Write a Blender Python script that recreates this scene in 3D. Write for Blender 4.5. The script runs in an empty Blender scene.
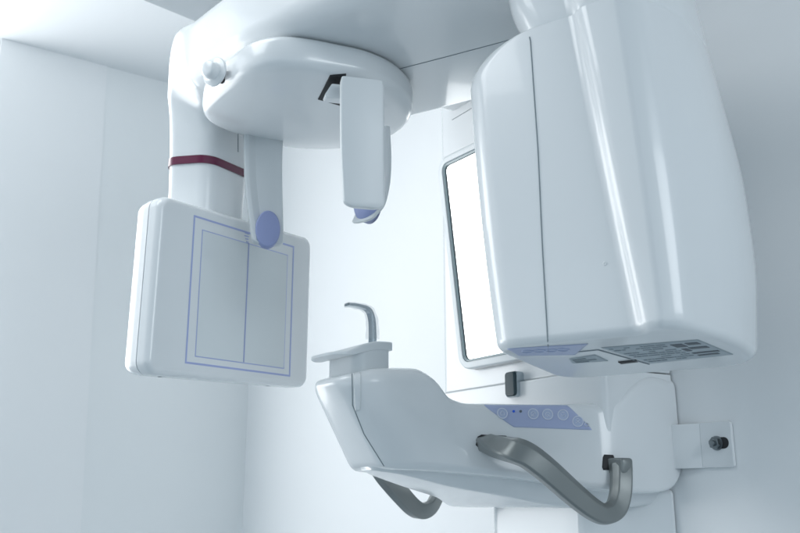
import bpy, bmesh, math, random
from math import sin, cos, pi, radians, sqrt, atan2, tan
from mathutils import Vector, Matrix
from mathutils.bvhtree import BVHTree

random.seed(4)
scene = bpy.context.scene
COL = scene.collection

# ------------------------------------------------------------------ frames
# World: X runs into the back wall, Y runs into the side wall, Z up.
# Design coordinates have z = 0 at the eye level of the photographer (EYE m).
EYE = 1.25
FOC = 900.0                       # focal length in photo pixels (photo is 800 wide)
PITCH = radians(14.6)
TH = radians(34.7)                # view azimuth, from Y towards X
A0 = radians(-22.3)               # azimuth of the rotating arm
CX, CY = .70, 1.24                # rotation centre
AX = (sin(A0), cos(A0)); BX = (cos(A0), -sin(A0))

def ray(px, py):
    u = (px - 400) / FOC; w = (266.5 - py) / FOC
    v = cos(PITCH) - sin(PITCH) * w; z = sin(PITCH) + cos(PITCH) * w
    return Vector((v * sin(TH) + u * cos(TH), v * cos(TH) - u * sin(TH), z))

def A(a, b, z):                   # rotating arm frame -> design coordinates
    return Vector((CX + a * AX[0] + b * BX[0], CY + a * AX[1] + b * BX[1], z))

def on_x(px, py, x): r = ray(px, py); return r * (x / r.x)
def on_y(px, py, y): r = ray(px, py); return r * (y / r.y)

def sm(t):
    t = max(0.0, min(1.0, t)); return t * t * (3 - 2 * t)
def lerp(a, b, t): return a + (b - a) * t

def keyed(keys, t, smooth=True):
    """keys: list of (t, v...) ; monotone cubic-ish interpolation of every column"""
    if t <= keys[0][0]: return keys[0][1:]
    if t >= keys[-1][0]: return keys[-1][1:]
    for i in range(len(keys) - 1):
        t0, t1 = keys[i][0], keys[i + 1][0]
        if t0 <= t <= t1:
            f = (t - t0) / (t1 - t0)
            out = []
            for c in range(1, len(keys[0])):
                y0, y1 = keys[i][c], keys[i + 1][c]
                d = (y1 - y0) / (t1 - t0)
                def slope(j):
                    if j == 0 or j == len(keys) - 1: return None
                    a = (keys[j][c] - keys[j-1][c]) / (keys[j][0] - keys[j-1][0])
                    b = (keys[j+1][c] - keys[j][c]) / (keys[j+1][0] - keys[j][0])
                    if a * b <= 0: return 0.0
                    return 2 * a * b / (a + b)
                m0 = slope(i); m1 = slope(i + 1)
                if m0 is None: m0 = d
                if m1 is None: m1 = d
                h = t1 - t0
                h00 = 2*f**3 - 3*f**2 + 1; h10 = f**3 - 2*f**2 + f
                h01 = -2*f**3 + 3*f**2; h11 = f**3 - f**2
                out.append(h00*y0 + h10*h*m0 + h01*y1 + h11*h*m1)
            return tuple(out)

# ------------------------------------------------------------------ materials
MATS = {}
def principled(name, col, rough, coat=0.0, metal=0.0, spec=0.5, bump=0.0, bscale=300, mottling=0.0, mscale=4.0,
               trans=0.0, rvar=0.0):
    m = bpy.data.materials.new(name); m.use_nodes = True
    nt = m.node_tree; p = nt.nodes['Principled BSDF']
    p.inputs['Base Color'].default_value = (*col, 1)
    p.inputs['Roughness'].default_value = rough
    p.inputs['Metallic'].default_value = metal
    p.inputs['Specular IOR Level'].default_value = spec
    p.inputs['Coat Weight'].default_value = coat
    p.inputs['Coat Roughness'].default_value = .06
    p.inputs['Transmission Weight'].default_value = trans
    tc = nt.nodes.new('ShaderNodeTexCoord')
    if mottling or rvar:
        n = nt.nodes.new('ShaderNodeTexNoise'); n.inputs['Scale'].default_value = mscale
        n.inputs['Detail'].default_value = 6
        nt.links.new(tc.outputs['Object'], n.inputs['Vector'])
        if mottling:
            mx = nt.nodes.new('ShaderNodeMix'); mx.data_type = 'RGBA'
            mx.inputs['A'].default_value = (*[c * (1 - mottling) for c in col], 1)
            mx.inputs['B'].default_value = (*[min(1, c * (1 + mottling)) for c in col], 1)
            nt.links.new(n.outputs['Fac'], mx.inputs['Factor'])
            nt.links.new(mx.outputs['Result'], p.inputs['Base Color'])
        if rvar:
            mr = nt.nodes.new('ShaderNodeMapRange')
            mr.inputs['From Min'].default_value = .1; mr.inputs['From Max'].default_value = .9
            mr.inputs['To Min'].default_value = rough - rvar; mr.inputs['To Max'].default_value = rough + rvar
            nt.links.new(n.outputs['Fac'], mr.inputs['Value'])
            nt.links.new(mr.outputs['Result'], p.inputs['Roughness'])
    if bump:
        n2 = nt.nodes.new('ShaderNodeTexNoise'); n2.inputs['Scale'].default_value = bscale
        n2.inputs['Detail'].default_value = 3
        nt.links.new(tc.outputs['Object'], n2.inputs['Vector'])
        b = nt.nodes.new('ShaderNodeBump'); b.inputs['Strength'].default_value = bump
        b.inputs['Distance'].default_value = .001
        nt.links.new(n2.outputs['Fac'], b.inputs['Height'])
        nt.links.new(b.outputs['Normal'], p.inputs['Normal'])
    MATS[name] = m
    return m

def emitter(name, col, strength):
    m = bpy.data.materials.new(name); m.use_nodes = True
    nt = m.node_tree; nt.nodes.clear()
    e = nt.nodes.new('ShaderNodeEmission'); o = nt.nodes.new('ShaderNodeOutputMaterial')
    e.inputs['Color'].default_value = (*col, 1); e.inputs['Strength'].default_value = strength
    nt.links.new(e.outputs[0], o.inputs[0])
    MATS[name] = m
    return m

WHITE = (.77, .795, .81)
principled('white_plastic', WHITE, .24, coat=.35, mottling=.010, mscale=3, rvar=.035)
principled('grey_plastic', (.67, .715, .735), .28, coat=.1, bump=.02, bscale=900, mottling=.015)
principled('blade_plastic', (.72, .75, .765), .34, bump=.02, bscale=900, mottling=.015)
principled('window_plastic', (.70, .74, .755), .16, coat=.4, mottling=.01)
principled('purple_pad', (.32, .37, .62), .45, bump=.05, bscale=500, mottling=.04)
principled('purple_print', (.38, .44, .72), .35, mottling=.03)
principled('panel_print', (.41, .47, .68), .3, coat=.3, mottling=.03, mscale=40)
principled('button_membrane', (.45, .52, .70), .4)
principled('button_ring', (.70, .74, .84), .4)
principled('burgundy', (.125, .014, .050), .25, coat=.4, mottling=.05)
principled('seam', (.22, .26, .285), .7)
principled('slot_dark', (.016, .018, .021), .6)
principled('handle_metal', (.23, .25, .25), .36, metal=.45, bump=.06, bscale=1800, mottling=.05, mscale=20)
principled('chrome', (.50, .56, .60), .14, metal=1.0, rvar=.04, mscale=30)
principled('dark_glass', (.028, .055, .068), .28, spec=.3)
principled('bolt_metal', (.24, .265, .28), .28, metal=.9, mottling=.15, mscale=120)
principled('mirror_glass', (.93, .95, .95), .01, metal=1.0)
principled('mirror_edge', (.30, .38, .40), .3, coat=.4)
principled('label_dark', (.36, .42, .46), .4, mottling=.06, mscale=30)
principled('label_light', (.19, .235, .265), .5)
principled('label_ink', (.10, .12, .14), .6)
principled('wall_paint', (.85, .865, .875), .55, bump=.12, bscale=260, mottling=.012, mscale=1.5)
principled('wall_side_tone', (.815, .84, .85), .5, bump=.12, bscale=260, mottling=.012, mscale=1.5)
principled('ceiling_paint', (.84, .86, .875), .7, bump=.04, bscale=200, mottling=.01)
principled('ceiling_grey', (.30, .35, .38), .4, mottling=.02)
principled('floor_vinyl', (.33, .39, .43), .35, mottling=.05, mscale=8)
principled('led_blue', (.02, .12, .75), .3)
emitter('window_light', (.96, .985, 1.0), 4.7)

def sleeve_mat():
    m = bpy.data.materials.new('clear_film'); m.use_nodes = True
    p = m.node_tree.nodes['Principled BSDF']
    p.inputs['Base Color'].default_value = (.92, .96, .98, 1)
    p.inputs['Roughness'].default_value = .12
    p.inputs['Alpha'].default_value = .18
    n = m.node_tree.nodes.new('ShaderNodeTexNoise'); n.inputs['Scale'].default_value = 160
    b = m.node_tree.nodes.new('ShaderNodeBump'); b.inputs['Strength'].default_value = .8; b.inputs['Distance'].default_value = .002
    m.node_tree.links.new(n.outputs['Fac'], b.inputs['Height'])
    m.node_tree.links.new(b.outputs['Normal'], p.inputs['Normal'])
    MATS['clear_film'] = m
sleeve_mat()

# ------------------------------------------------------------------ mesh helpers
ROOT = {}
def mkobj(name, bm, mat, parent=None, smooth=True, wn=True, sharp=None, keep=False):
    """bm in design coordinates -> one mesh object (child of parent when given)"""
    bmesh.ops.remove_doubles(bm, verts=bm.verts, dist=1e-6)
    bmesh.ops.recalc_face_normals(bm, faces=bm.faces)
    tree = BVHTree.FromBMesh(bm) if keep else None
    cen = Vector((0, 0, 0))
    for v in bm.verts: cen += v.co
    cen /= max(1, len(bm.verts))
    for v in bm.verts: v.co -= cen
    me = bpy.data.meshes.new(name)
    for f in bm.faces: f.smooth = smooth
    bm.to_mesh(me); bm.free()
    if sharp is not None and smooth:
        me.set_sharp_from_angle(angle=radians(sharp))
    o = bpy.data.objects.new(name, me); COL.objects.link(o)
    me.materials.append(MATS[mat])
    loc = cen + Vector((0, 0, EYE))
    if parent is not None:
        o.parent = parent
        w = Vector((0, 0, 0)); p = parent
        while p is not None: w += p.location; p = p.parent
        o.location = loc - w
    else:
        o.location = loc
    if smooth and wn:
        md = o.modifiers.new('wn', 'WEIGHTED_NORMAL'); md.keep_sharp = True
    if keep: return o, tree
    return o

def thing(name, label, cat, loc):
    o = bpy.data.objects.new(name, None); COL.objects.link(o)
    o.empty_display_size = .05
    o.location = Vector(loc) + Vector((0, 0, EYE))
    o['label'] = label; o['category'] = cat
    return o

def loft(bm, secs, cap0=True, cap1=True, closed=True):
    rows = [[bm.verts.new(p) for p in s] for s in secs]
    n = len(rows[0])
    for i in range(len(rows) - 1):
        for j in range(n if closed else n - 1):
            k = (j + 1) % n
            try: bm.faces.new((rows[i][j], rows[i][k], rows[i+1][k], rows[i+1][j]))
            except ValueError: pass
    if closed and cap0: bm.faces.new(rows[0][::-1])
    if closed and cap1: bm.faces.new(rows[-1])
    return rows

def rpoly(pts, r, n=5, inset=0.0):
    """rounded polygon (CCW), optional inset; r is a number or one per corner"""
    N = len(pts); rs = r if isinstance(r, (list, tuple)) else [r] * N
    P = [Vector(p) for p in pts]
    def edge(i):
        a, b = P[i], P[(i + 1) % N]; d = (b - a).normalized()
        nrm = Vector((-d.y, d.x))
        return a + nrm * inset, d
    Q = []
    for i in range(N):
        p0, d0 = edge(i - 1); p1, d1 = edge(i)
        cr = d0.x * d1.y - d0.y * d1.x
        if abs(cr) < 1e-6: Q.append(p1.copy())
        else:
            t = ((p1.x - p0.x) * d1.y - (p1.y - p0.y) * d1.x) / cr
            Q.append(p0 + d0 * t)
    out = []
    for i in range(N):
        a, b, c = Q[i - 1], Q[i], Q[(i + 1) % N]
        d0 = (b - a); l0 = d0.length; d0.normalize(); d1 = (c - b); l1 = d1.length; d1.normalize()
        cr = d0.x * d1.y - d0.y * d1.x; dt = max(-1, min(1, d0.dot(d1)))
        ang = math.acos(dt)
        rr = rs[i] - inset if cr > 0 else rs[i] + inset
        rr = max(rr, 2e-4)
        tl = rr * tan(ang / 2) if ang > 1e-4 else 0
        lim = .49 * min(l0, l1)
        if tl > lim: rr *= lim / tl; tl = lim
        s = b - d0 * tl; e = b + d1 * tl
        if ang < 1e-3:
            for k in range(n + 1): out.append(b.copy())
            continue
        nr = Vector((-d0.y, d0.x)) * (1 if cr > 0 else -1)
        cen = s + nr * rr
        v = s - cen; sg = 1 if cr > 0 else -1
        for k in range(n + 1):
            t = sg * ang * k / n
            out.append(cen + Vector((v.x * cos(t) - v.y * sin(t), v.x * sin(t) + v.y * cos(t))))
    return out

def prism(bm, pts, r, t0, t1, fil, place, n=6, m=5, taper=0.0):
    """rounded polygon swept t0 -> t1 with rounded rims; place(u, v, t) -> Vector"""
    f0, f1 = fil if isinstance(fil, (tuple, list)) else (fil, fil)
    secs = []
    for i in range(m + 1):
        an = pi / 2 * i / m
        secs.append((t0 + f0 * (1 - sin(an)), f0 * (1 - cos(an))) if False else (t0 + f0 * (1 - sin(an)), f0 * (1 - cos(an))))
    secs = [(t0 + f0 * (1 - cos(pi / 2 * i / m)), f0 * (1 - sin(pi / 2 * i / m))) for i in range(m + 1)]
    secs += [(t1 - f1 * (1 - sin(pi / 2 * i / m)), f1 * (1 - cos(pi / 2 * i / m))) for i in range(m + 1)]
    loops = []
    for t, ins in secs:
        loops.append([place(p.x, p.y, t) for p in rpoly(pts, r, n, ins + taper * (t - t0))])
    return loft(bm, loops)

def tube(bm, path, rad, n=8, closed=False):
    """round sweep; rad number or list"""
    L = len(path)
    prev = None; secs = []
    for i in range(L):
        t = (path[min(i + 1, L - 1)] - path[max(i - 1, 0)]).normalized()
        if prev is None:
            ref = Vector((0, 0, 1)) if abs(t.z) < .9 else Vector((1, 0, 0))
            nrm = (ref - t * ref.dot(t)).normalized()
        else: nrm = (prev - t * prev.dot(t)).normalized()
        prev = nrm; bn = t.cross(nrm)
        r = rad[i] if isinstance(rad, (list, tuple)) else rad
        secs.append([path[i] + nrm * r * cos(2*pi*k/n) + bn * r * sin(2*pi*k/n) for k in range(n)])
    loft(bm, secs)

def spline(P, per=10):
    P = [Vector(p) for p in P]; out = []
    Q = [P[0] * 2 - P[1]] + P + [P[-1] * 2 - P[-2]]
    for i in range(1, len(Q) - 2):
        for k in range(per):
            t = k / per; p0, p1, p2, p3 = Q[i-1], Q[i], Q[i+1], Q[i+2]
            out.append(.5 * ((2*p1) + (p2-p0)*t + (2*p0-5*p1+4*p2-p3)*t*t + (3*p1-p0-3*p2+p3)*t**3))
    out.append(P[-1]); return out

def box(bm, x0, x1, y0, y1, z0, z1):
    v = [bm.verts.new((x, y, z)) for x in (x0, x1) for y in (y0, y1) for z in (z0, z1)]
    for q in ((0,1,3,2),(4,6,7,5),(0,4,5,1),(2,3,7,6),(0,2,6,4),(1,5,7,3)):
        bm.faces.new([v[i] for i in q])

O0 = Vector((0, 0, 0))
def hit(tree, px, py):
    """the point of a built surface under a photo position, with its normal"""
    d = ray(px, py).normalized()
    loc, nrm, idx, dist = tree.ray_cast(O0, d)
    if loc is None: return None, None
    if nrm.dot(d) > 0: nrm = -nrm
    return loc, nrm

def seam_on(bm, tree, pxs, w=.0009, per=14, lift=.0):
    pts = []
    for (x0, y0), (x1, y1) in zip(pxs[:-1], pxs[1:]):
        for k in range(per):
            pts.append((lerp(x0, x1, k / per), lerp(y0, y1, k / per)))
    pts.append(pxs[-1])
    path = []
    for p in pts:
        l, n = hit(tree, *p)
        if l is not None: path.append(l + n * lift)
    if len(path) > 2: tube(bm, path, w, 6)

def patch_on(bm, tree, quad, nx=24, ny=8, lift=.0008, cr=0.0):
    """thin plate lying on a surface inside a photo-space quad (tl, tr, br, bl)"""
    tl, tr, br, bl = quad
    top = []; bot = []
    for j in range(ny + 1):
        rt = []; rb = []
        for i in range(nx + 1):
            u, v = i / nx, j / ny
            # squeeze corners so that the plate has rounded ends
            e = abs(2 * v - 1)
            k = cr * (1 - sqrt(max(0, 1 - max(0, (e - .6) / .4) ** 2)))
            u = k + u * (1 - 2 * k)
            x = lerp(lerp(tl[0], tr[0], u), lerp(bl[0], br[0], u), v)
            y = lerp(lerp(tl[1], tr[1], u), lerp(bl[1], br[1], u), v)
            l, n = hit(tree, x, y)
            if l is None: return False
            rt.append(bm.verts.new(l + n * lift)); rb.append(bm.verts.new(l - n * .001))
        top.append(rt); bot.append(rb)
    for j in range(ny):
        for i in range(nx):
            bm.faces.new((top[j][i], top[j][i+1], top[j+1][i+1], top[j+1][i]))
            bm.faces.new((bot[j][i], bot[j+1][i], bot[j+1][i+1], bot[j][i+1]))
    per = [(0, i) for i in range(nx)] + [(j, nx) for j in range(ny)] + [(ny, i) for i in range(nx, 0, -1)] + [(j, 0) for j in range(ny, 0, -1)]
    for q in range(len(per)):
        a, b = per[q], per[(q + 1) % len(per)]
        bm.faces.new((top[a[0]][a[1]], bot[a[0]][a[1]], bot[b[0]][b[1]], top[b[0]][b[1]]))
    return True

def disc_on(bm, c, nrm, r, h, up=Vector((0, 0, 1)), n=28, r_in=None, sx=1.0):
    ux = up.cross(nrm).normalized(); uy = nrm.cross(ux)
    def ring(rad, hh): return [c + ux * rad * sx * cos(2*pi*k/n) + uy * rad * sin(2*pi*k/n) + nrm * hh for k in range(n)]
    if r_in is None:
        loft(bm, [ring(r, -.001), ring(r, h * .7), ring(r * .94, h), ring(r * .4, h)])
    else:
        s = [ring(r, -.0005), ring(r, h), ring(r_in, h), ring(r_in, -.0005)]
        loft(bm, s + [s[0]], cap0=False, cap1=False)

# ------------------------------------------------------------------ the setting
XW = 1.255; YW = 2.67; ZC = 1.335
def struct(name, bm, mat, parent=None, **k):
    o = mkobj(name, bm, mat, parent, **k)
    if parent is None: o['kind'] = 'structure'
    return o

bm = bmesh.new(); box(bm, -4, XW + .2, -4, YW + .3, -EYE - .1, -EYE); struct('floor', bm, 'floor_vinyl', smooth=False)
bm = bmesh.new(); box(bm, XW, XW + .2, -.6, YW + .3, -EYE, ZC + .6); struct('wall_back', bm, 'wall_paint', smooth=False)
# side wall: a slightly proud pier next to the window, the wall beyond it slightly darker and cooler
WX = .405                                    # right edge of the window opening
bm = bmesh.new(); box(bm, .65, XW, YW + .003, YW + .3, -EYE, ZC + .6); struct('wall_side', bm, 'wall_side_tone', smooth=False)
bm = bmesh.new()
_v = [bm.verts.new((x, y, z)) for y in (YW, YW + .3) for x, z in ((WX, -EYE), (.795, -EYE), (.700, ZC + .6), (WX, ZC + .6))]
for q in ((0,1,2,3),(4,5,6,7),(0,1,5,4),(1,2,6,5),(2,3,7,6),(3,0,4,7)): bm.faces.new([_v[k] for k in q])
box(bm, -1.25, WX, YW, YW + .3, -EYE, -.42)
box(bm, -3.5, -1.25, YW, YW + .3, -EYE, ZC + .6)
struct('wall_pier', bm, 'wall_paint', smooth=False)
# window
win = thing('window', '', '', (-.42, YW + .1, -.40)); del win['label']; del win['category']; win['kind'] = 'structure'
bm = bmesh.new()
for (x0, x1, z0, z1) in ((-1.25, -1.19, -.42, ZC), (WX - .035, WX - .001, -.42, ZC), (-1.19, WX - .035, -.42, -.36), (-1.19, WX - .035, ZC - .03, ZC),
                         (-.44, -.40, -.36, ZC - .03)):
    box(bm, x0, x1, YW + .03, YW + .10, z0, z1)
struct('window_frame', bm, 'ceiling_paint', win, smooth=False)
bm = bmesh.new(); box(bm, -1.19, WX - .035, YW + .06, YW + .07, -.36, ZC - .03); struct('window_pane', bm, 'window_light', win, smooth=False)

# ceiling: the low ceiling ends in an edge, a darker recess lies beyond it
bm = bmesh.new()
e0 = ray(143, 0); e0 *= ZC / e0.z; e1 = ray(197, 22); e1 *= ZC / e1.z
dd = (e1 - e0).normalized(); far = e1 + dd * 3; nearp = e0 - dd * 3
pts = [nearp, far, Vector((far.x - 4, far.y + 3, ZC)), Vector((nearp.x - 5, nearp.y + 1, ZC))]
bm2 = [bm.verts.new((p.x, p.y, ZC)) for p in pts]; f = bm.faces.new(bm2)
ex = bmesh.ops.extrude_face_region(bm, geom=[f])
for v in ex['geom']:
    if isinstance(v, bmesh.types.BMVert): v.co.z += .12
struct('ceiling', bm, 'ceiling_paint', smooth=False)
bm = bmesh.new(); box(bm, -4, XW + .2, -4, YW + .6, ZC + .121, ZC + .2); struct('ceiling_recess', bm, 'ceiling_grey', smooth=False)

# ------------------------------------------------------------------ the machine
YC = 1.235                                   # symmetry line of the column
M = thing('panoramic_xray_machine', 'white dental panoramic x-ray machine against the wall with square sensor panel and grey handles',
          'x-ray machine', (1.18, YC, -EYE))

# --- column
XF = 1.11
bm = bmesh.new()
prism(bm, [(XF + .05, 1.335 - .20), (XW - .002, 1.0), (XW - .002, 1.47), (XF + .05, 1.36)], [.03, .004, .004, .03], -EYE, .02, (.005, .01),
      lambda u, v, t: Vector((u, v, t)))
prism(bm, [(XF, 1.005), (XW - .003, .995), (XW - .003, 1.465), (XF, 1.455)], [.02, .004, .004, .02], .21, 1.02, (.004, .02),
      lambda u, v, t: Vector((u, v + (.17 * (t - .21) / .81 if v < 1.2 else 0), t)))
column, T_col = mkobj('column', bm, 'white_plastic', M, keep=True)
bm = bmesh.new(); seam_on(bm, T_col, [(452, 120), (484, 101)], .0008)
mkobj('seam_line', bm, 'seam', column)

# --- mirror on the column front: frame ring and glass
fr_o = [on_x(445, 171, XF), on_x(520, 128, XF), on_x(530, 360, XF), on_x(470, 372, XF)]
y_l, y_r = 1.435, 1.06
zt, zb = .680, .246
def mir(u, v, t): return Vector((XF - t - (.085 * (v - .246) if t > .0005 else 0), u, v))
bm = bmesh.new()
outer = lambda ins, t: [mir(p.x, p.y, t) for p in rpoly([(y_l, zb + .004), (y_l - .008 + .03, zt), (y_r, zt), (y_r, zb)][::-1], .03, 6, ins)]
# slight lean of the mirror: built square, rounded ring with an inner lip
def ring_secs():
    o = [(y_r, zb), (1.372, zb), (1.390, zt), (y_r, zt)]
    return o
O = ring_secs()
lp = lambda ins, t: [mir(p.x, p.y, t) for p in rpoly(O, [.02, .03, .03, .02], 6, ins)]
secs = [lp(0, .0), lp(0, .016), lp(.0012, .0182), lp(.003, .019), lp(.0125, .019), lp(.0140, .0182), lp(.0145, .004)]
loft(bm, secs, cap0=True, cap1=False)
mframe = mkobj('mirror_frame', bm, 'grey_plastic', M)
bm = bmesh.new()
loft(bm, [lp(.0146, .0045), lp(.0146, .0172), lp(.0162, .0172), lp(.0190, .0150)], cap0=False, cap1=False)
mkobj('inner_trim', bm, 'mirror_edge', mframe, wn=False)
bm = bmesh.new(); loft(bm, [lp(.0147, .003), lp(.0147, .013)]); mkobj('mirror', bm, 'mirror_glass', M, smooth=False)

# --- chin arm + carriage: cross-sections along x
ZS = .10
def arm_secs(K, tip_shear, n=6, flat=.35):
    secs = []
    xs = []
    x0, x1 = K[0][0], K[-1][0]
    N = 90
    for i in range(N + 1): xs.append(lerp(x0, x1, i / N))
    # rounded tip
    for i in range(6):
        an = pi / 2 * i / 6
        xs_t = x0 + .03 * (1 - cos(an)); sc = .62 + .38 * sin(an)
        secs.append((xs_t, sc))
    secs += [(x, 1.0) for x in xs if x > x0 + .031]
    out = []
    for x, sc in secs:
        wt, wb, zt, zb, r = keyed(K, x)
        zm = (zt + zb) / 2
        wt *= sc; wb *= sc
        zt_, zb_ = zm + (zt - zm) * (sc ** .35), zm + (zb - zm) * (sc ** .35)
        loop = rpoly([(-wb, zb_), (wb, zb_), (wt, zt_), (-wt, zt_)], [r * .5, r * .5, r, r], n)
        k = tip_shear * (1 - sm((x - .70) / .25))
        out.append([Vector((x + k * (zt - p.y) / (zt - zb), YC + p.x, p.y)) for p in loop])
    return out
K = [(.704, .050, .058, .186, .048, .020),
     (.73, .062, .072, .192, .047, .022),
     (.77, .074, .088, .202, .046, .024),
     (.835, .084, .102, .206, .044, .026),
     (.862, .090, .108, .194, .043, .026),
     (.890, .097, .116, .162, .042, .022),
     (.92, .106, .126, .1535, .040, .020),
     (.99, .133, .153, .1535, .034, .020),
     (1.05, .172, .190, .153, .024, .020),
     (1.092, .213, .231, .153, .017, .020),
     (1.125, .229, .239, .164, .013, .020),
     (1.165, .238, .242, .190, .012, .016),
     (1.20, .2425, .245, .203, .014, .014),
     (1.225, .2435, .2455, .2045, .018, .018),
     (1.242, .244, .246, .205, .028, .022),
     (1.2525, .244, .246, .205, .046, .022)]
bm = bmesh.new(); loft(bm, arm_secs(K, .085))
chin_arm, T_arm = mkobj('chin_arm', bm, 'white_plastic', M, wn=False, sharp=35, keep=True)
# carriage shell round the column, the arm grows out of it
bm = bmesh.new()
prism(bm, [(1.100, YC - .226), (XW - .003, YC - .240), (XW - .003, YC + .240), (1.100, YC + .226)], [.010, .004, .004, .010], .070, .2085, (.022, .003),
      lambda u, v, t: Vector((u, v, t)))
carriage, T_car = mkobj('carriage', bm, 'white_plastic', M, keep=True)
# belly cover beneath
K2 = [(.79, .02, .015, .060, .0475, .004), (.83, .055, .045, .060, .040, .010), (.91, .088, .065, .055, .022, .014), (1.0, .13, .10, .05, .006, .016),
      (1.08, .19, .16, .045, -.010, .02), (1.15, .215, .19, .04, -.012, .02), (1.252, .225, .20, .04, -.006, .02)]
bm = bmesh.new()
s2 = []
for i in range(50):
    x = lerp(.79, 1.252, i / 49); wt, wb, zt_, zb_, r = keyed(K2, x)
    s2.append([Vector((x, YC + p.x, p.y)) for p in rpoly([(-wb, zb_), (wb, zb_), (wt, zt_), (-wt, zt_)], [r, r, .004, .004], 6)])
loft(bm, s2); belly = mkobj('bottom_cover', bm, 'white_plastic', M, wn=False, sharp=60)
bm = bmesh.new()
patch_on(bm, T_arm, ((354, 373), (361, 372.5), (360.5, 410), (354.8, 411)), 6, 20, .0012, .12)
mkobj('latch_strip', bm, 'white_plastic', chin_arm)
bm = bmesh.new()
seam_on(bm, T_arm, [(352, 374), (352.5, 405), (364, 434), (384, 466)], .0009)
mkobj('seam_line', bm, 'seam', chin_arm)

# --- chin rest
bm = bmesh.new()
prism(bm, [(.738, YC - .050), (.805, YC - .050), (.805, YC + .048), (.738, YC + .048)], [.020, .014, .014, .020], .15, .236, (.002, .002),
      lambda u, v, t: Vector((u, v, t if t < .2 else .2 + (t - .2) * (.55 + .55 * sm((u - .725) / .05)))))
chin_rest, T_rest = mkobj('chin_rest', bm, 'blade_plastic', M, keep=True)
bm = bmesh.new(); secs = []
top = spline([(.700, .2245), (.715, .2255), (.731, .230), (.750, .2390), (.772, .2455), (.793, .2475), (.8045, .2475)], 6)
L = len(top)
for i, p in enumerate(top):
    f = i / (L - 1)
    tk = lerp(.0045, .014, sm(f * 1.6)); w = .050 * min(1, (.45 + .55 * sqrt(min(1, f / .22)))) * (1 - .0 * f)
    if i == L - 1: pass
    loop = rpoly([(-w, -tk), (w, -tk), (w, 0), (-w, 0)], [.001, .001, min(.004, tk * .7), min(.004, tk * .7)], 4)
    secs.append([Vector((p.x, YC - .0012 + q.x, p.y + q.y)) for q in loop])
loft(bm, secs); mkobj('chin_lip', bm, 'blade_plastic', chin_rest, sharp=50)

# --- control panel with buttons
bm = bmesh.new()
patch_on(bm, T_arm, ((483, 405), (568, 405.5), (593, 430), (513, 427)), 30, 10, .0008, .012)
cp = mkobj('control_panel', bm, 'panel_print', M)
for i, (px, py) in enumerate(((502, 413.5), (533, 414), (547.5, 414.5), (563, 415), (578, 421.5))):
    l, n = hit(T_arm, px, py)
    bm = bmesh.new(); disc_on(bm, l + n * .0008, n, .0088, .0010)
    b = mkobj('button', bm, 'button_membrane', cp, sharp=40)
    # raised ring and icon strokes share the button's membrane
    bm = bmesh.new(); disc_on(bm, l + n * .0016, n, .0089, .0008, r_in=.0076)
    ux = Vector((0, 0, 1)).cross(n).normalized(); uy = n.cross(ux); c = l + n * .0021
    def st(pl, w=.0005): tube(bm, [c + ux * a + uy * q for a, q in pl], w, 6)
    if i == 0:
        st([(-.003, -.003), (-.003, .001), (0, .004), (.003, .001), (.003, -.003), (-.003, -.003)])
    elif i in (1, 2):
        st([(.0035 * cos(t * .5), .0035 * sin(t * .5)) for t in range(0, 11)])
        st([(-.004, -.004), (.001, 0)] if i == 1 else [(.004, -.004), (-.001, 0)])
    elif i == 3:
        st([(-.004, .003), (-.001, -.003), (.002, .001), (.004, -.003)]); st([(-.002, .004), (.003, .004)])
    else:
        st([(-.0035, -.003), (.0035, .003)]); st([(-.0035, .003), (.0035, -.003)]); st([(-.002, .0045), (.002, .0045)])
    mkobj('icon', bm, 'button_ring', cp, sharp=40)
l, n = hit(T_arm, 586.5, 424.5)
bm = bmesh.new(); disc_on(bm, l + n * .0008, n, .0035, .001, r_in=.0024); mkobj('mark', bm, 'button_ring', cp)
for (px, py), mt in (((513.5, 411.5), 'led_blue'), ((520.5, 411.5), 'label_ink')):
    l, n = hit(T_arm, px, py)
    bm = bmesh.new(); disc_on(bm, l + n * .0008, n, .0021, .0012); mkobj('indicator_light', bm, mt, cp, sharp=40)

# --- alignment light window on the carriage front
def rr_x(bm, y0, y1, z0, z1, xs, r, n=5):
    """rounded plate facing -X; xs = list of (x, inset)"""
    loft(bm, [[Vector((x, p.x, p.y)) for p in rpoly([(y0, z0), (y1, z0), (y1, z1), (y0, z1)], r, n, ins)] for x, ins in xs])
pw = on_x(513.5, 384.5, XF - .012)
bm = bmesh.new(); rr_x(bm, pw.y - .0150, pw.y + .0160, pw.z - .0235, pw.z + .0235, [(XF + .03, 0), (XF - .016, 0), (XF - .020, .002)], .007)
lw = mkobj('light_window', bm, 'chrome', M, sharp=50)
bm = bmesh.new(); rr_x(bm, pw.y - .0145, pw.y + .0120, pw.z - .022, pw.z + .022, [(XF - .012, 0), (XF - .0215, 0), (XF - .0235, .002)], .006)
mkobj('dark_lens', bm, 'dark_glass', lw, sharp=50)

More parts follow.
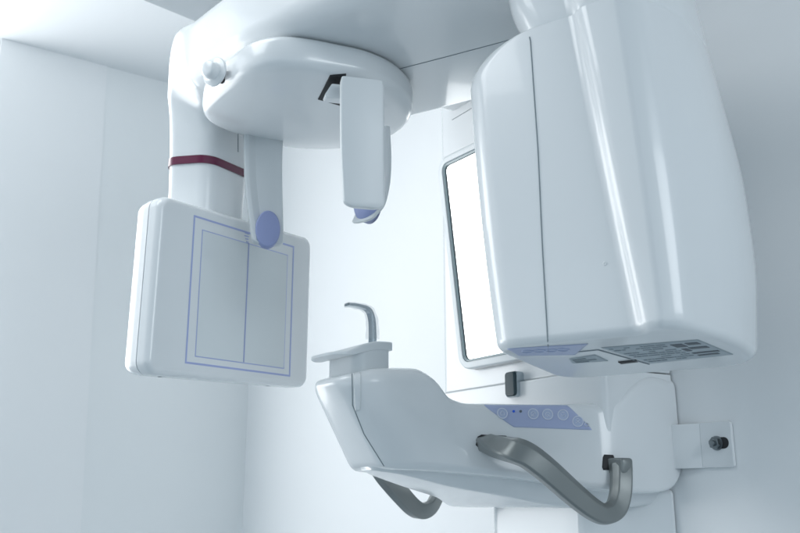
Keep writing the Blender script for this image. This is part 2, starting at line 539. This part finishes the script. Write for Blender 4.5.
# --- handles
def handle(mirror):
    key = [(487.5, 441.5, 1.115), (495.5, 444, 1.078), (505, 446.5, 1.048), (515, 449.5, 1.026), (529, 455.5, 1.012), (548, 470, 1.0), (575, 494, .99),
           (594, 509, .983), (606, 513.5, .98), (616, 508, .98), (620.5, 494, .982), (621.5, 478, .985), (621, 465, .99)]
    P = [on_y(x, y, d) for x, y, d in key]
    if mirror: P = [Vector((p.x + .026, 2 * YC - p.y, p.z)) for p in P]
    path = spline(P, 7)
    bm = bmesh.new(); secs = []
    prevb = None; L = len(path)
    for i in range(L):
        t = (path[min(i + 1, L - 1)] - path[max(i - 1, 0)]).normalized()
        out = Vector((-.45, -.88 if not mirror else .88, .12))
        nrm = (out - t * out.dot(t)).normalized(); bn = t.cross(nrm)
        f = i / (L - 1)
        h = lerp(.0195, .0155, sm((f - .35) / .35)); d = .0105
        if (bn.z < 0) != (t.x < -9): bn = -bn
        if prevb is not None and bn.dot(prevb) < 0: bn = -bn
        prevb = bn.copy()
        loop = rpoly([(-h, -d), (h, -d), (h, .1 * d), (h * .45, d), (-h * .86, d), (-h, .7 * d)], [.0025, .003, .004, .004, .003, .003], 4)
        secs.append([path[i] + bn * q.x + nrm * q.y for q in loop])
    loft(bm, secs); return bm, P
bm, HP = handle(False); h1 = mkobj('handle', bm, 'handle_metal', M, wn=False, sharp=70)
bm, _ = handle(True); h2 = mkobj('handle', bm, 'handle_metal', M, wn=False, sharp=70)
for hm, sg in ((h1, 1), (h2, -1)):
    p0 = on_y(622, 466, .988); p1 = on_y(603.5, 466, 1.03)
    if sg < 0: p0 = Vector((p0.x + .026, 2 * YC - p0.y, p0.z)); p1 = Vector((p1.x + .026, 2 * YC - p1.y, p1.z))
    ax = (p1 - p0).normalized(); sd = ax.cross(Vector((0, 0, 1))).normalized(); up = sd.cross(ax)
    bm = bmesh.new()
    loft(bm, [[p0 + ax * t + sd * q.x + up * q.y for q in rpoly([(-.0120 + g, -.0125 + g), (.0120 - g, -.0125 + g), (.0120 - g, .0125 - g), (-.0120 + g, .0125 - g)], .004, 4)]
              for t, g in ((-.0135, .003), (-.0115, .0008), (-.009, 0), ((p1 - p0).length, 0))])
    mkobj('handle_mount', bm, 'handle_metal', hm, wn=False, sharp=50)
# dark collars where the near handle enters the shell
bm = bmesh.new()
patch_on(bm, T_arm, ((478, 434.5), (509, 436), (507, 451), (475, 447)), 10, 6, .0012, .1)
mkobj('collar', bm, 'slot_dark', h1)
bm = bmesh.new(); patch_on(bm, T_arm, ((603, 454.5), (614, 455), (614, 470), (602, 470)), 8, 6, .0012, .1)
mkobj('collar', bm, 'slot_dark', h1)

# ------------------------------------------------------------------ rotating arm (C-shape): sections along a centre line
#       (inner a, inner z), (outer a, outer z), b near, b far
st = []
def S(ia, iz, oa, oz, bi, bo, bf): st.append((ia, iz, oa, oz, bi, bo, bf))
S(.206, .40, .292, .40, -.056, -.092, .042)
S(.206, .45, .292, .45, -.056, -.092, .042)
S(.206, .52, .292, .52, -.056, -.092, .042)
S(.206, .57, .292, .58, -.058, -.094, .044)
S(.205, .630, .292, .67, -.062, -.100, .048)
ri = .030; ca, cz = .200 - ri, .68 - ri
for k in range(1, 9):
    an = pi / 2 * k / 8
    f = k / 8
    ia, iz = ca + ri * cos(an), cz + ri * sin(an)
    oa = lerp(.292, .17, f ** 1.8); oz = lerp(.70, .80, sm(min(1, f * 1.25)))
    S(ia, iz, oa, oz, lerp(-.070, -.148, sm(f)), lerp(-.106, -.156, sm(f)), lerp(.05, .145, sm(f)))
for a, bi, bf, dz in ((.07, -.172, .160, .80), (0, -.191, .172, .80), (-.10, -.207, .178, .80), (-.20, -.214, .18, .80), (-.29, -.205, .17, .80),
                  (-.36, -.165, .13, .80), (-.42, -.11, .08, .80), (-.46, -.075, .05, .79), (-.48, -.04, .02, .78)):
    S(a, .68, a + .03 * max(0, 1 + a * 3), dz, bi, bi, bf)
# resample
def resamp(st, n):
    K = [(i, *s) for i, s in enumerate(st)]
    return [keyed(K, i * (len(st) - 1) / n) for i in range(n + 1)]
def rot_loop(s, grow=0.0):
    ia, iz, oa, oz, bi, bo, bf = s
    dv = Vector((oa - ia, oz - iz)); L = dv.length; dv.normalize()
    loop = rpoly([(bi, 0), (bf, 0), (bf, L), (bo, L)], [.034, .016, .03, .022], 6, -grow)
    return [A(ia + dv.x * p.y, p.x, iz + dv.y * p.y) for p in loop]
bm = bmesh.new(); loft(bm, [rot_loop(s) for s in resamp(st, 150)])
rot, T_rot = mkobj('rotating_arm', bm, 'white_plastic', M, wn=False, sharp=70, keep=True)
bm = bmesh.new()
seam_on(bm, T_rot, [(380, 75), (395, 70), (440, 58.5), (470, 50.5), (500, 42.5), (522, 36)], .0009)
mkobj('seam_line', bm, 'seam', rot)
bm = bmesh.new()
seam_on(bm, T_rot, [(234, 122), (238, 128), (238, 152)], .0009)
mkobj('seam_line', bm, 'seam', rot)
# burgundy band round the sensor arm
bm = bmesh.new()
loft(bm, [rot_loop((.206, .582 + dz, .292, .582 + dz, -.0585, -.0942, .0442), gr) for dz, gr in ((-.0075, -.002), (-.0072, .0022), (.0072, .0022), (.0075, -.002))])
mkobj('burgundy_band', bm, 'burgundy', rot, sharp=50)
# fixed arm above that carries the rotating arm (out of the picture's top)
bm = bmesh.new()
prism(bm, [(.55, 1.10), (XW - .004, 1.04), (XW - .004, 1.43), (.55, 1.38)], [.1, .01, .01, .1], .81, 1.0, .02, lambda u, v, t: Vector((u, v, t)))
mkobj('support_arm', bm, 'white_plastic', M)

# --- sensor panel
ZR = .03                                           # tiny roll of the panel
def SP(b, z, a): return A(a, b, z + ZR * (b - .02))
bm = bmesh.new()
pb = [(-.170, .196), (.228, .203), (.230, .500), (-.166, .490)]
def lp2(ins, a, r=.022): return [SP(p.x, p.y, a) for p in rpoly(pb, r, 6, ins)]
# body: front shell then a back shell with a seam groove between them
secs = []
for k in range(7):
    an = pi / 2 * k / 6; secs.append(lp2(.012 * (1 - sin(an)), .200 + .012 * (1 - cos(an))))
secs += [lp2(0, .2255), lp2(.0015, .2258), lp2(.0015, .2272), lp2(0, .2275), lp2(.001, .240)]
for k in range(7):
    an = pi / 2 * k / 6; secs.append(lp2(.002 + .020 * (1 - cos(an)), .240 + .030 * sin(an)))
loft(bm, secs)
sp, T_sp = mkobj('sensor_panel', bm, 'white_plastic', M, sharp=50, keep=True)
bm = bmesh.new(); secs = [lp2(.0012, .2259), lp2(.0012, .2271)]; loft(bm, secs, cap0=False, cap1=False)
mkobj('seam_line', bm, 'seam', sp)
# printed border lines: flat strips 0.5 mm proud of the face
def strip_rect(bm, b0, b1, z0, z1, w, a=.1996):
    for (x0, x1, y0, y1) in ((b0, b1, z1 - w, z1), (b0, b1, z0, z0 + w), (b0, b0 + w, z0 + w, z1 - w), (b1 - w, b1, z0 + w, z1 - w)):
        v = [[bm.verts.new(SP(b, z, aa)) for b, z in ((x0, y0), (x1, y0), (x1, y1), (x0, y1))] for aa in (a, .2006)]
        bm.faces.new(v[0]); bm.faces.new(v[1][::-1])
        for i in range(4): bm.faces.new((v[0][i], v[0][(i+1) % 4], v[1][(i+1) % 4], v[1][i]))
bm = bmesh.new()
strip_rect(bm, -.092, .172, .219, .471, .0032)
strip_rect(bm, -.071, .154, .232, .450, .0016)
mkobj('border_lines', bm, 'purple_print', sp, smooth=False)
bm = bmesh.new()
v0 = rpoly([(-.0695, .2336), (.1525, .2336), (.1525, .4484), (-.0695, .4484)], .001, 2)
loft(bm, [[SP(p.x, p.y, .2005) for p in v0], [SP(p.x, p.y, .1994) for p in v0]])
mkobj('image_window', bm, 'window_plastic', sp, smooth=False)
bm = bmesh.new()
v0 = rpoly([(.0435, .234), (.0460, .234), (.0460, .4505), (.0435, .4505)], .0003, 2)
loft(bm, [[SP(p.x, p.y, .2000) for p in v0], [SP(p.x, p.y, .1989) for p in v0]])
mkobj('centre_line', bm, 'purple_pad', sp, smooth=False)
bm = bmesh.new()
for k, (w0, w1) in enumerate(((.034, .044), (.033, .044), (.036, .043), (.038, .044))):
    z = .4625 - k * .0052 + .004
    v0 = rpoly([(w0, z), (w1, z), (w1, z + .0016), (w0, z + .0016)], .0002, 1)
    loft(bm, [[SP(p.x, p.y, .2004) for p in v0], [SP(p.x, p.y, .1990) for p in v0]])
mkobj('printed_mark', bm, 'purple_print', sp, smooth=False)
for b in (-.12, .14):
    bm = bmesh.new(); c = SP(b, .196 + .007 * (b + .17) / .398 - .0002, .226); disc_on(bm, c, Vector((0, 0, -1)), .0035, .0006, up=Vector((0, 1, 0)))
    mkobj('screw', bm, 'bolt_metal', sp)

# --- tube head: horizontal sections down its height
def head_sec(z, dn=0.0):
    # front edge, ridge, near-back corner and back edge lean outward towards the bottom
    t = (.62 - z) / .44
    af = -.331 - .032 * max(0, t) ** 1.6
    ar = -.505 - .058 * t
    ac = -.566 - .040 * t + .012 * t * t
    ab = keyed([(.15, -.647), (.20, -.652), (.29, -.659), (.385, -.656), (.53, -.637), (.70, -.608)], z)[0]
    bp = -.122; bq = -.136
    return [(af, .112), (af, bp), (ar + .005, bp), (ar - .009, bq), (ac + .004, bq - .003), (ac - .022, bq + .014), (ab + .004, -.03), (ab, .112)]
def head_loop(z, ins=0.0, topshift=0.0):
    P = head_sec(z)[::-1]
    P = [Vector(p) for p in P]
    # orientation: make CCW in (a, b)
    ar = sum(P[i].x * P[(i+1) % len(P)].y - P[(i+1) % len(P)].x * P[i].y for i in range(len(P)))
    rr = {0: .035}
    names = ['fb', 'fn', 'r0', 'r1', 'cn', 'cb', 'bm', 'bb'][::-1]
    R = {'fb': .045, 'fn': .042, 'r0': .05, 'r1': .05, 'cn': .014, 'cb': .08, 'bm': .25, 'bb': .06}
    rs = [R[k] for k in names]
    if ar < 0: P = P[::-1]; rs = rs[::-1]
    if topshift:
        fa = -.331 - topshift
        P = [Vector((min(p.x, fa), p.y)) for p in P]
    tl = -.062 * max(0.0, min(1.0, (.30 - z) / .12))
    return [A(p.x, p.y, z + tl * p.y) for p in rpoly(P, rs, 7, ins)]
bm = bmesh.new(); secs = []
ZB = .177
for k in range(8):                                   # rounded bottom rim
    an = pi / 2 * k / 7
    secs.append(head_loop(ZB + .012 * (1 - cos(an)), .012 * (1 - sin(an))))
for k in range(1, 30): secs.append(head_loop(lerp(ZB + .012, .545, k / 29)))
# the front shoulder rounds over into the neck
for k in range(1, 13):
    an = pi / 2 * k / 12
    secs.append(head_loop(.545 + .062 * sin(an), 0, .088 * (1 - cos(an))))
# and the neck flares out into the rotating arm
for k in range(1, 13):
    an = pi / 2 * k / 12
    secs.append(head_loop(.607 + .075 * (1 - cos(an)), -.004 * k / 12, .088 - .020 * sin(an) ** 2))
secs.append(head_loop(.72, -.004, .068))
loft(bm, secs)
th, T_th = mkobj('tube_head', bm, 'white_plastic', M, wn=False, sharp=80, keep=True)
bm = bmesh.new()
seam_on(bm, T_th, [(529.5, 37), (530.5, 41), (538, 150), (542.5, 250), (548, 345), (548.5, 352)], .0009, 20)
mkobj('seam_line', bm, 'seam', th)
bm = bmesh.new()
l, n = hit(T_th, 605, 263.5); disc_on(bm, l, n, .0026, .0004, r_in=.0012)
mkobj('screw', bm, 'white_plastic', th)
# labels on the underside
def under(bm, q, mat=None, lift=.0008, nx=14, ny=5): return patch_on(bm, T_th, q, nx, ny, lift)
bm = bmesh.new(); under(bm, ((507, 348.5), (588, 343.5), (575, 354.5), (519, 355.5)), nx=30, ny=8)
lab = mkobj('operating_label', bm, 'panel_print', th)
bm = bmesh.new(); under(bm, ((601, 347.5), (698, 339.5), (733, 354), (651, 363)), nx=30, ny=10)
lab2 = mkobj('type_plate', bm, 'label_dark', th)
bm = bmesh.new(); under(bm, ((569, 358.5), (595, 354.5), (608, 360.5), (573, 363.0)), nx=14, ny=5)
lab3 = mkobj('type_plate', bm, 'label_dark', th)
def q4(Q, u, v):
    tl, tr, br, bl = Q
    return (lerp(lerp(tl[0], tr[0], u), lerp(bl[0], br[0], u), v), lerp(lerp(tl[1], tr[1], u), lerp(bl[1], br[1], u), v))
def marks(Q, cells, mat, parent, name, lift=.0013):
    for cs in cells:
        bm = bmesh.new()
        for (u0, u1, v0, v1) in cs:
            patch_on(bm, T_th, (q4(Q, u0, v0), q4(Q, u1, v0), q4(Q, u1, v1), q4(Q, u0, v1)), 4, 2, lift)
        if len(bm.verts): mkobj(name, bm, mat, parent, smooth=False)
        else: bm.free()
Q1 = ((601, 347.5), (698, 339.5), (733, 354), (651, 363))
rows = []
for k in range(9):
    v = .08 + k * .10; u = .04; row = []
    if k in (2, 6): u = .30
    while u < .60:
        ln = random.uniform(.015, .12); row.append((u, min(.62, u + ln), v, v + .020)); u += ln + .014 + (.1 if random.random() < .18 else 0)
    rows.append(row)
marks(Q1, [[c for r in rows for c in r]], 'label_light', lab2, 'print')
marks(Q1, [[(.66, .78, .12, .30), (.66, .72, .40, .55), (.75, .95, .36, .46), (.82, .95, .10, .22), (.66, .96, .66, .72), (.66, .90, .80, .86)]], 'label_ink', lab2, 'print')
Q2 = ((507, 348.5), (588, 343.5), (575, 354.5), (519, 355.5))
for k in range(4):
    px, py = q4(Q2, .22 + .17 * k, .42); l, n = hit(T_th, px, py)
    bm = bmesh.new(); disc_on(bm, l + n * .0008, n, .0075, .0008, r_in=.0068); mkobj('printed_ring', bm, 'button_membrane', lab)
Q3 = ((569, 358.5), (595, 354.5), (608, 360.5), (573, 363.0))
marks(Q3, [[(.1, .55, .2, .35), (.1, .8, .5, .62), (.1, .5, .75, .86)]], 'label_light', lab3, 'print')
# the beam slot edge on the underside
bm = bmesh.new(); seam_on(bm, T_th, [(578, 351.5), (598, 349.5), (649, 364)], .0012, 12); mkobj('seam_line', bm, 'seam', th)
bm = bmesh.new(); patch_on(bm, T_th, ((618, 361.5), (636, 359.5), (638, 361.5), (621, 363.5)), 6, 3, .001); mkobj('slot', bm, 'slot_dark', th)

# ------------------------------------------------------------------ head support under the rotating arm
bm = bmesh.new(); secs = []
HX, HY = .678, 1.236
def hs_pt(ang, rad, z):
    # round plate, squarer on the patient's side
    c, s = cos(ang), sin(ang)
    p = 2.0 + 1.6 * sm((-c - .1) / .6)
    k = (abs(c) ** p + abs(s) ** p) ** (-1 / p)
    x = c * k * rad; y = s * k * rad * (1.0 - .10 * sm((-c) / .9))
    dip = .004 * (1 - sm((x + .150) / .17))
    return Vector((HX + x, HY + y, z - dip * max(0, min(1, (.666 - z) / .03))))
NA = 96
for rad, z in ((.10, .678), (.158, .6775), (.1635, .676), (.1665, .672), (.1678, .666), (.168, .655), (.1678, .645), (.1668, .640), (.1645, .6355), (.1605, .632), (.155, .6298), (.145, .6275), (.11, .622), (.06, .619), (.02, .6185)):
    secs.append([hs_pt(2 * pi * k / NA, rad, z) for k in range(NA)])
loft(bm, secs)
hs, T_hs = mkobj('head_support', bm, 'white_plastic', M, wn=False, sharp=80, keep=True)
bm = bmesh.new()
prism(bm, [(HX - .1, HY - .1), (HX + .1, HY - .1), (HX + .1, HY + .1), (HX - .1, HY + .1)], .0999, .66, .70, .002, lambda u, v, t: Vector((u, v, t)), n=10)
mkobj('pivot', bm, 'slot_dark', hs)
# knob with a dark shaft
l, n = hit(T_hs, 223, 76)
kd = (on_y(200, 77, l.y) - l); kd = Vector((-.90, -.38, -.06)).normalized()
def rev(bm, c, ax, prof, n=36):
    ref = Vector((0, 0, 1)); u = ref.cross(ax).normalized(); w = ax.cross(u)
    loft(bm, [[c + ax * t + (u * cos(2*pi*k/n) + w * sin(2*pi*k/n)) * r for k in range(n)] for t, r in prof])
bm = bmesh.new(); rev(bm, l, kd, [(-.02, .0125), (.003, .0125), (.0035, .008), (.02, .008)], 28)
shaft = mkobj('knob_shaft', bm, 'slot_dark', hs, sharp=40)
bm = bmesh.new(); rev(bm, l + kd * .015, kd, [(0, .010), (.0006, .0215), (.002, .0235), (.004, .0238), (.0058, .0225), (.0070, .0165), (.0085, .0148), (.018, .0138), (.0205, .0120), (.0215, .0085), (.0217, .002)])
mkobj('adjustment_knob', bm, 'white_plastic', hs, sharp=40)
# slot under the plate with the slider inside
bm = bmesh.new(); patch_on(bm, T_hs, ((330, 75), (346, 73.5), (346, 107), (318, 99)), 16, 12, .0012, 0)
slot = mkobj('slot', bm, 'slot_dark', hs)

def blade(name_pts, widths, thick, dirw, dirt, fil=.004, rim=False):
    """tapered plate along a path; dirw = width direction, dirt = thickness direction"""
    bm = bmesh.new(); secs = []
    P = [Vector(p) for p in name_pts]; path = spline(P, 8); L = len(path)
    for i in range(L):
        f = i / (L - 1); w, tk = keyed(widths, f)
        loop = rpoly([(-w, -tk), (w, -tk), (w, tk), (-w, tk)], min(tk * .9, fil), 4)
        if rim: loop = rpoly([(-w, -1.9 * tk), (-w + .008, -1.9 * tk), (-w + .020, -tk), (w, -tk), (w, tk), (-w, tk)], .0035, 4)
        secs.append([path[i] + dirw * p.x + dirt * p.y for p in loop])
    # rounded end
    e = (path[-1] - path[-2]).normalized(); w, tk = keyed(widths, 1.0)
    for k in range(1, 6):
        an = pi / 2 * k / 6
        loop = rpoly([(-w * cos(an) ** .5, -tk), (w * cos(an) ** .5, -tk), (w * cos(an) ** .5, tk * (1 - .3 * sin(an))), (-w * cos(an) ** .5, tk * (1 - .3 * sin(an)))], min(tk * .9, fil), 4)
        if rim:
            wk = w * cos(an) ** .5; loop = rpoly([(-wk, -1.9 * tk), (-wk + .006, -1.9 * tk), (-wk + .013, -tk), (wk, -tk), (wk, tk), (-wk, tk)], .0035, 4)
        secs.append([path[-1] + e * .010 * sin(an) + dirw * p.x + dirt * p.y for p in loop])
    loft(bm, secs); return bm
X_, Y_, Z_ = Vector((1, 0, 0)), Vector((0, 1, 0)), Vector((0, 0, 1))
# near temple blade: broad side faces the camera
dw = Vector((.94, -.34, 0)).normalized(); dt = Vector((.34, .94, 0)).normalized()
P = [on_y(362, 80, 1.058), on_y(362, 120, 1.06), on_y(362.5, 160, 1.065), on_y(364, 202, 1.07)]
bm = blade(P, [(0, .0315, .006), (.03, .0335, .006), (.5, .0332, .006), (1, .0315, .006)], .006, dw, dt)
ts1, T_ts1 = mkobj('temple_support', bm, 'blade_plastic', hs.parent, wn=False, sharp=60, keep=True)
# its slider inside the slot
bm = bmesh.new()
c0 = on_y(336, 95, 1.10)
prism(bm, [(-.021, -.009), (.03, -.009), (.03, .015), (-.008, .015)], .004, -.008, .012, .002, lambda u, v, t: c0 + dw * u + Z_ * v + dt * t)
mkobj('slider', bm, 'white_plastic', ts1)
# shell and pad behind the near blade
P = [on_y(376.5, 130, 1.145), on_y(377.5, 160, 1.145), on_y(376, 185, 1.143), on_y(371, 207, 1.140), on_y(364.5, 218, 1.137)]
dw2 = Vector((.35, -.94, 0)).normalized(); dt2 = Vector((.94, .35, 0)).normalized()
bm = blade(P, [(0, .026, .0045), (.7, .027, .0045), (1, .022, .004)], .004, dw2, dt2)
ts2 = mkobj('temple_support', bm, 'blade_plastic', M, wn=False, sharp=60)
bm = bmesh.new()
pc = on_y(366, 204, 1.136)
loft(bm, [[pc + dt2 * (t) + (dw2 * cos(2*pi*k/28) * .022 + Z_ * sin(2*pi*k/28) * .030) * r for k in range(28)] for t, r in ((.012, 1), (-.002, 1), (-.008, .85), (-.010, .5), (-.0105, .1))])
mkobj('pad', bm, 'purple_pad', ts2)
# far temple blade: inner side with the oval pad
dwf = Vector((.94, -.34, 0)).normalized(); dtf = Vector((.34, .94, 0)).normalized()
P = [on_y(264, 118, 1.372), on_y(263, 150, 1.372), on_y(263.5, 185, 1.372), on_y(265.5, 215, 1.372), on_y(267.5, 240, 1.372)]
bm = blade(P, [(0, .044, .008), (.18, .035, .007), (.5, .033, .0065), (1, .028, .006)], .008, dwf, dtf, .006, True)
ts3, T_ts3 = mkobj('temple_support', bm, 'blade_plastic', M, wn=False, sharp=60, keep=True)
bm = bmesh.new()
pc, pn = hit(T_ts3, 267.5, 230)
loft(bm, [[pc - dtf * t + (dwf * cos(2*pi*k/36) * .0215 + Z_ * sin(2*pi*k/36) * .0335) * r for k in range(36)] for t, r in ((-.004, 1), (.006, 1), (.0085, .97), (.0095, .90), (.0098, .4), (.0098, .05))])
mkobj('pad', bm, 'purple_pad', ts3, sharp=50)

# ------------------------------------------------------------------ wall bracket
wp = lambda px, py: on_x(px, py, XW)
W0 = wp(733, 422); W1 = wp(684, 467)
BR = thing('wall_bracket', 'small white metal fixing plate with one hex bolt, screwed to the wall beside the machine', 'bracket', (XW, .93, .05))
bm = bmesh.new()
yl, yr = 1.02, .886; zt_, zb_ = .123, .0515
prism(bm, [(.945, zb_), (yr, zb_), (yr, zt_), (.945, zt_)][::-1], [.001, .004, .006, .001][::-1], .0, .006, .0012, lambda u, v, t: Vector((XW - .0005 - t, u, v)))
prism(bm, [(1.0, zb_), (.945, zb_), (.945, zt_), (1.0, zt_)][::-1], .001, .0, .006, .001, lambda u, v, t: Vector((XW - .0005 - t - (u - .945) * .30, u, v)))
br, T_br = mkobj('plate', bm, 'white_plastic', BR, keep=True)
bc = on_x(715, 443, XW - .012)
bm = bmesh.new()
rr_x(bm, bc.y - .0215, bc.y + .002, bc.z - .009, bc.z + .009, [(XW - .004, 0), (XW - .0072, 0)], .0088)
mkobj('slot', bm, 'slot_dark', BR)
bm = bmesh.new()
ax = Vector((-1, 0, 0)); c = Vector((XW - .0065, bc.y, bc.z))
rev(bm, c, ax, [(0, .0115), (.002, .0115), (.0021, .009)], 28)
ang = [k * pi / 3 + .3 for k in range(6)]
hexs = lambda r, t: [c + ax * t + Vector((0, cos(q) * r, sin(q) * r)) for q in ang]
loft(bm, [hexs(.0098, .002), hexs(.0098, .0095), hexs(.0085, .0105)])
rev(bm, c, ax, [(.009, .005), (.015, .005), (.016, .004)], 20)
mkobj('bolt', bm, 'bolt_metal', BR, sharp=30)

# ------------------------------------------------------------------ bite stick standing in the chin rest
BS = thing('bite_stick', 'small hooked chrome bite stick in a clear plastic sleeve, standing in the chin rest', 'bite stick', tuple(on_y(371, 341, YC)))
P = [on_y(372.5, 345, YC), on_y(372.5, 330, YC), on_y(371.5, 318, YC), on_y(367.5, 309.5, YC), on_y(358, 306, YC), on_y(347, 304.5, YC)]
path = spline(P, 8); bm = bmesh.new(); secs = []
for i, p in enumerate(path):
    t = (path[min(i+1, len(path)-1)] - path[max(i-1, 0)]).normalized(); nb = t.cross(Y_).normalized()
    f = i / (len(path) - 1); tk = lerp(.0042, .0022, f)
    secs.append([p + Y_ * q.x + nb * q.y for q in rpoly([(-.0075, -tk), (.0075, -tk), (.0075, tk), (-.0075, tk)], .002, 3)])
loft(bm, secs); mkobj('stem', bm, 'chrome', BS, sharp=50)
bm = bmesh.new(); secs = []
for i, p in enumerate(path[3:]):
    t = (path[min(i+4, len(path)-1)] - path[max(i+2, 0)]).normalized(); nb = t.cross(Y_).normalized()
    f = i / (len(path) - 4); tk = lerp(.0085, .0036, sm(f)) * (1 + .04 * sin(i * .7)); w = .0095
    off = nb * .0004 * sin(i * .9)
    secs.append([p + off + Y_ * q.x + nb * q.y for q in rpoly([(-w, -tk), (w, -tk), (w, tk), (-w, tk)], .003, 3)])
loft(bm, secs, cap0=False); mkobj('plastic_sleeve', bm, 'clear_film', BS, wn=False)

# ------------------------------------------------------------------ light
w = bpy.data.worlds.new('World'); scene.world = w; w.use_nodes = True
bg = w.node_tree.nodes['Background']
bg.inputs['Color'].default_value = (.67, .80, .895, 1); bg.inputs['Strength'].default_value = .80

def area(name, loc, aim, sx, sy, power, col):
    d = bpy.data.lights.new(name, 'AREA'); d.shape = 'RECTANGLE'; d.size = sx; d.size_y = sy; d.energy = power; d.color = col
    o = bpy.data.objects.new(name, d); COL.objects.link(o)
    o.location = Vector(loc) + Vector((0, 0, EYE))
    o.rotation_euler = (Vector(aim) - Vector(loc)).to_track_quat('-Z', 'Y').to_euler()
    return o
area('ceiling_lamp', (-.3, 1.3, 1.30), (-.3, 1.3, 0), 1.2, .6, 9, (.95, .98, 1.0))
area('room_fill', (.80, -1.7, 1.10), (.95, .7, .35), 1.0, .9, 14, (.91, .96, 1.0))  # added unseen fill that brightens the tube head's back and the sensor face

# ------------------------------------------------------------------ camera
cd = bpy.data.cameras.new('camera'); co = bpy.data.objects.new('camera', cd); COL.objects.link(co)
cd.sensor_fit = 'HORIZONTAL'; cd.sensor_width = 36; cd.lens = FOC / 800 * 36
cd.clip_start = .02; cd.clip_end = 200
co.location = (0, 0, EYE)
co.rotation_euler = (pi / 2 + PITCH, 0, -TH)
scene.camera = co
cd.dof.use_dof = True; cd.dof.focus_distance = 1.35; cd.dof.aperture_fstop = 9

scene.view_settings.view_transform = 'Standard'
scene.view_settings.look = 'None'
scene.view_settings.exposure = .26
scene.view_settings.gamma = 1
scene.cycles.max_bounces = 10
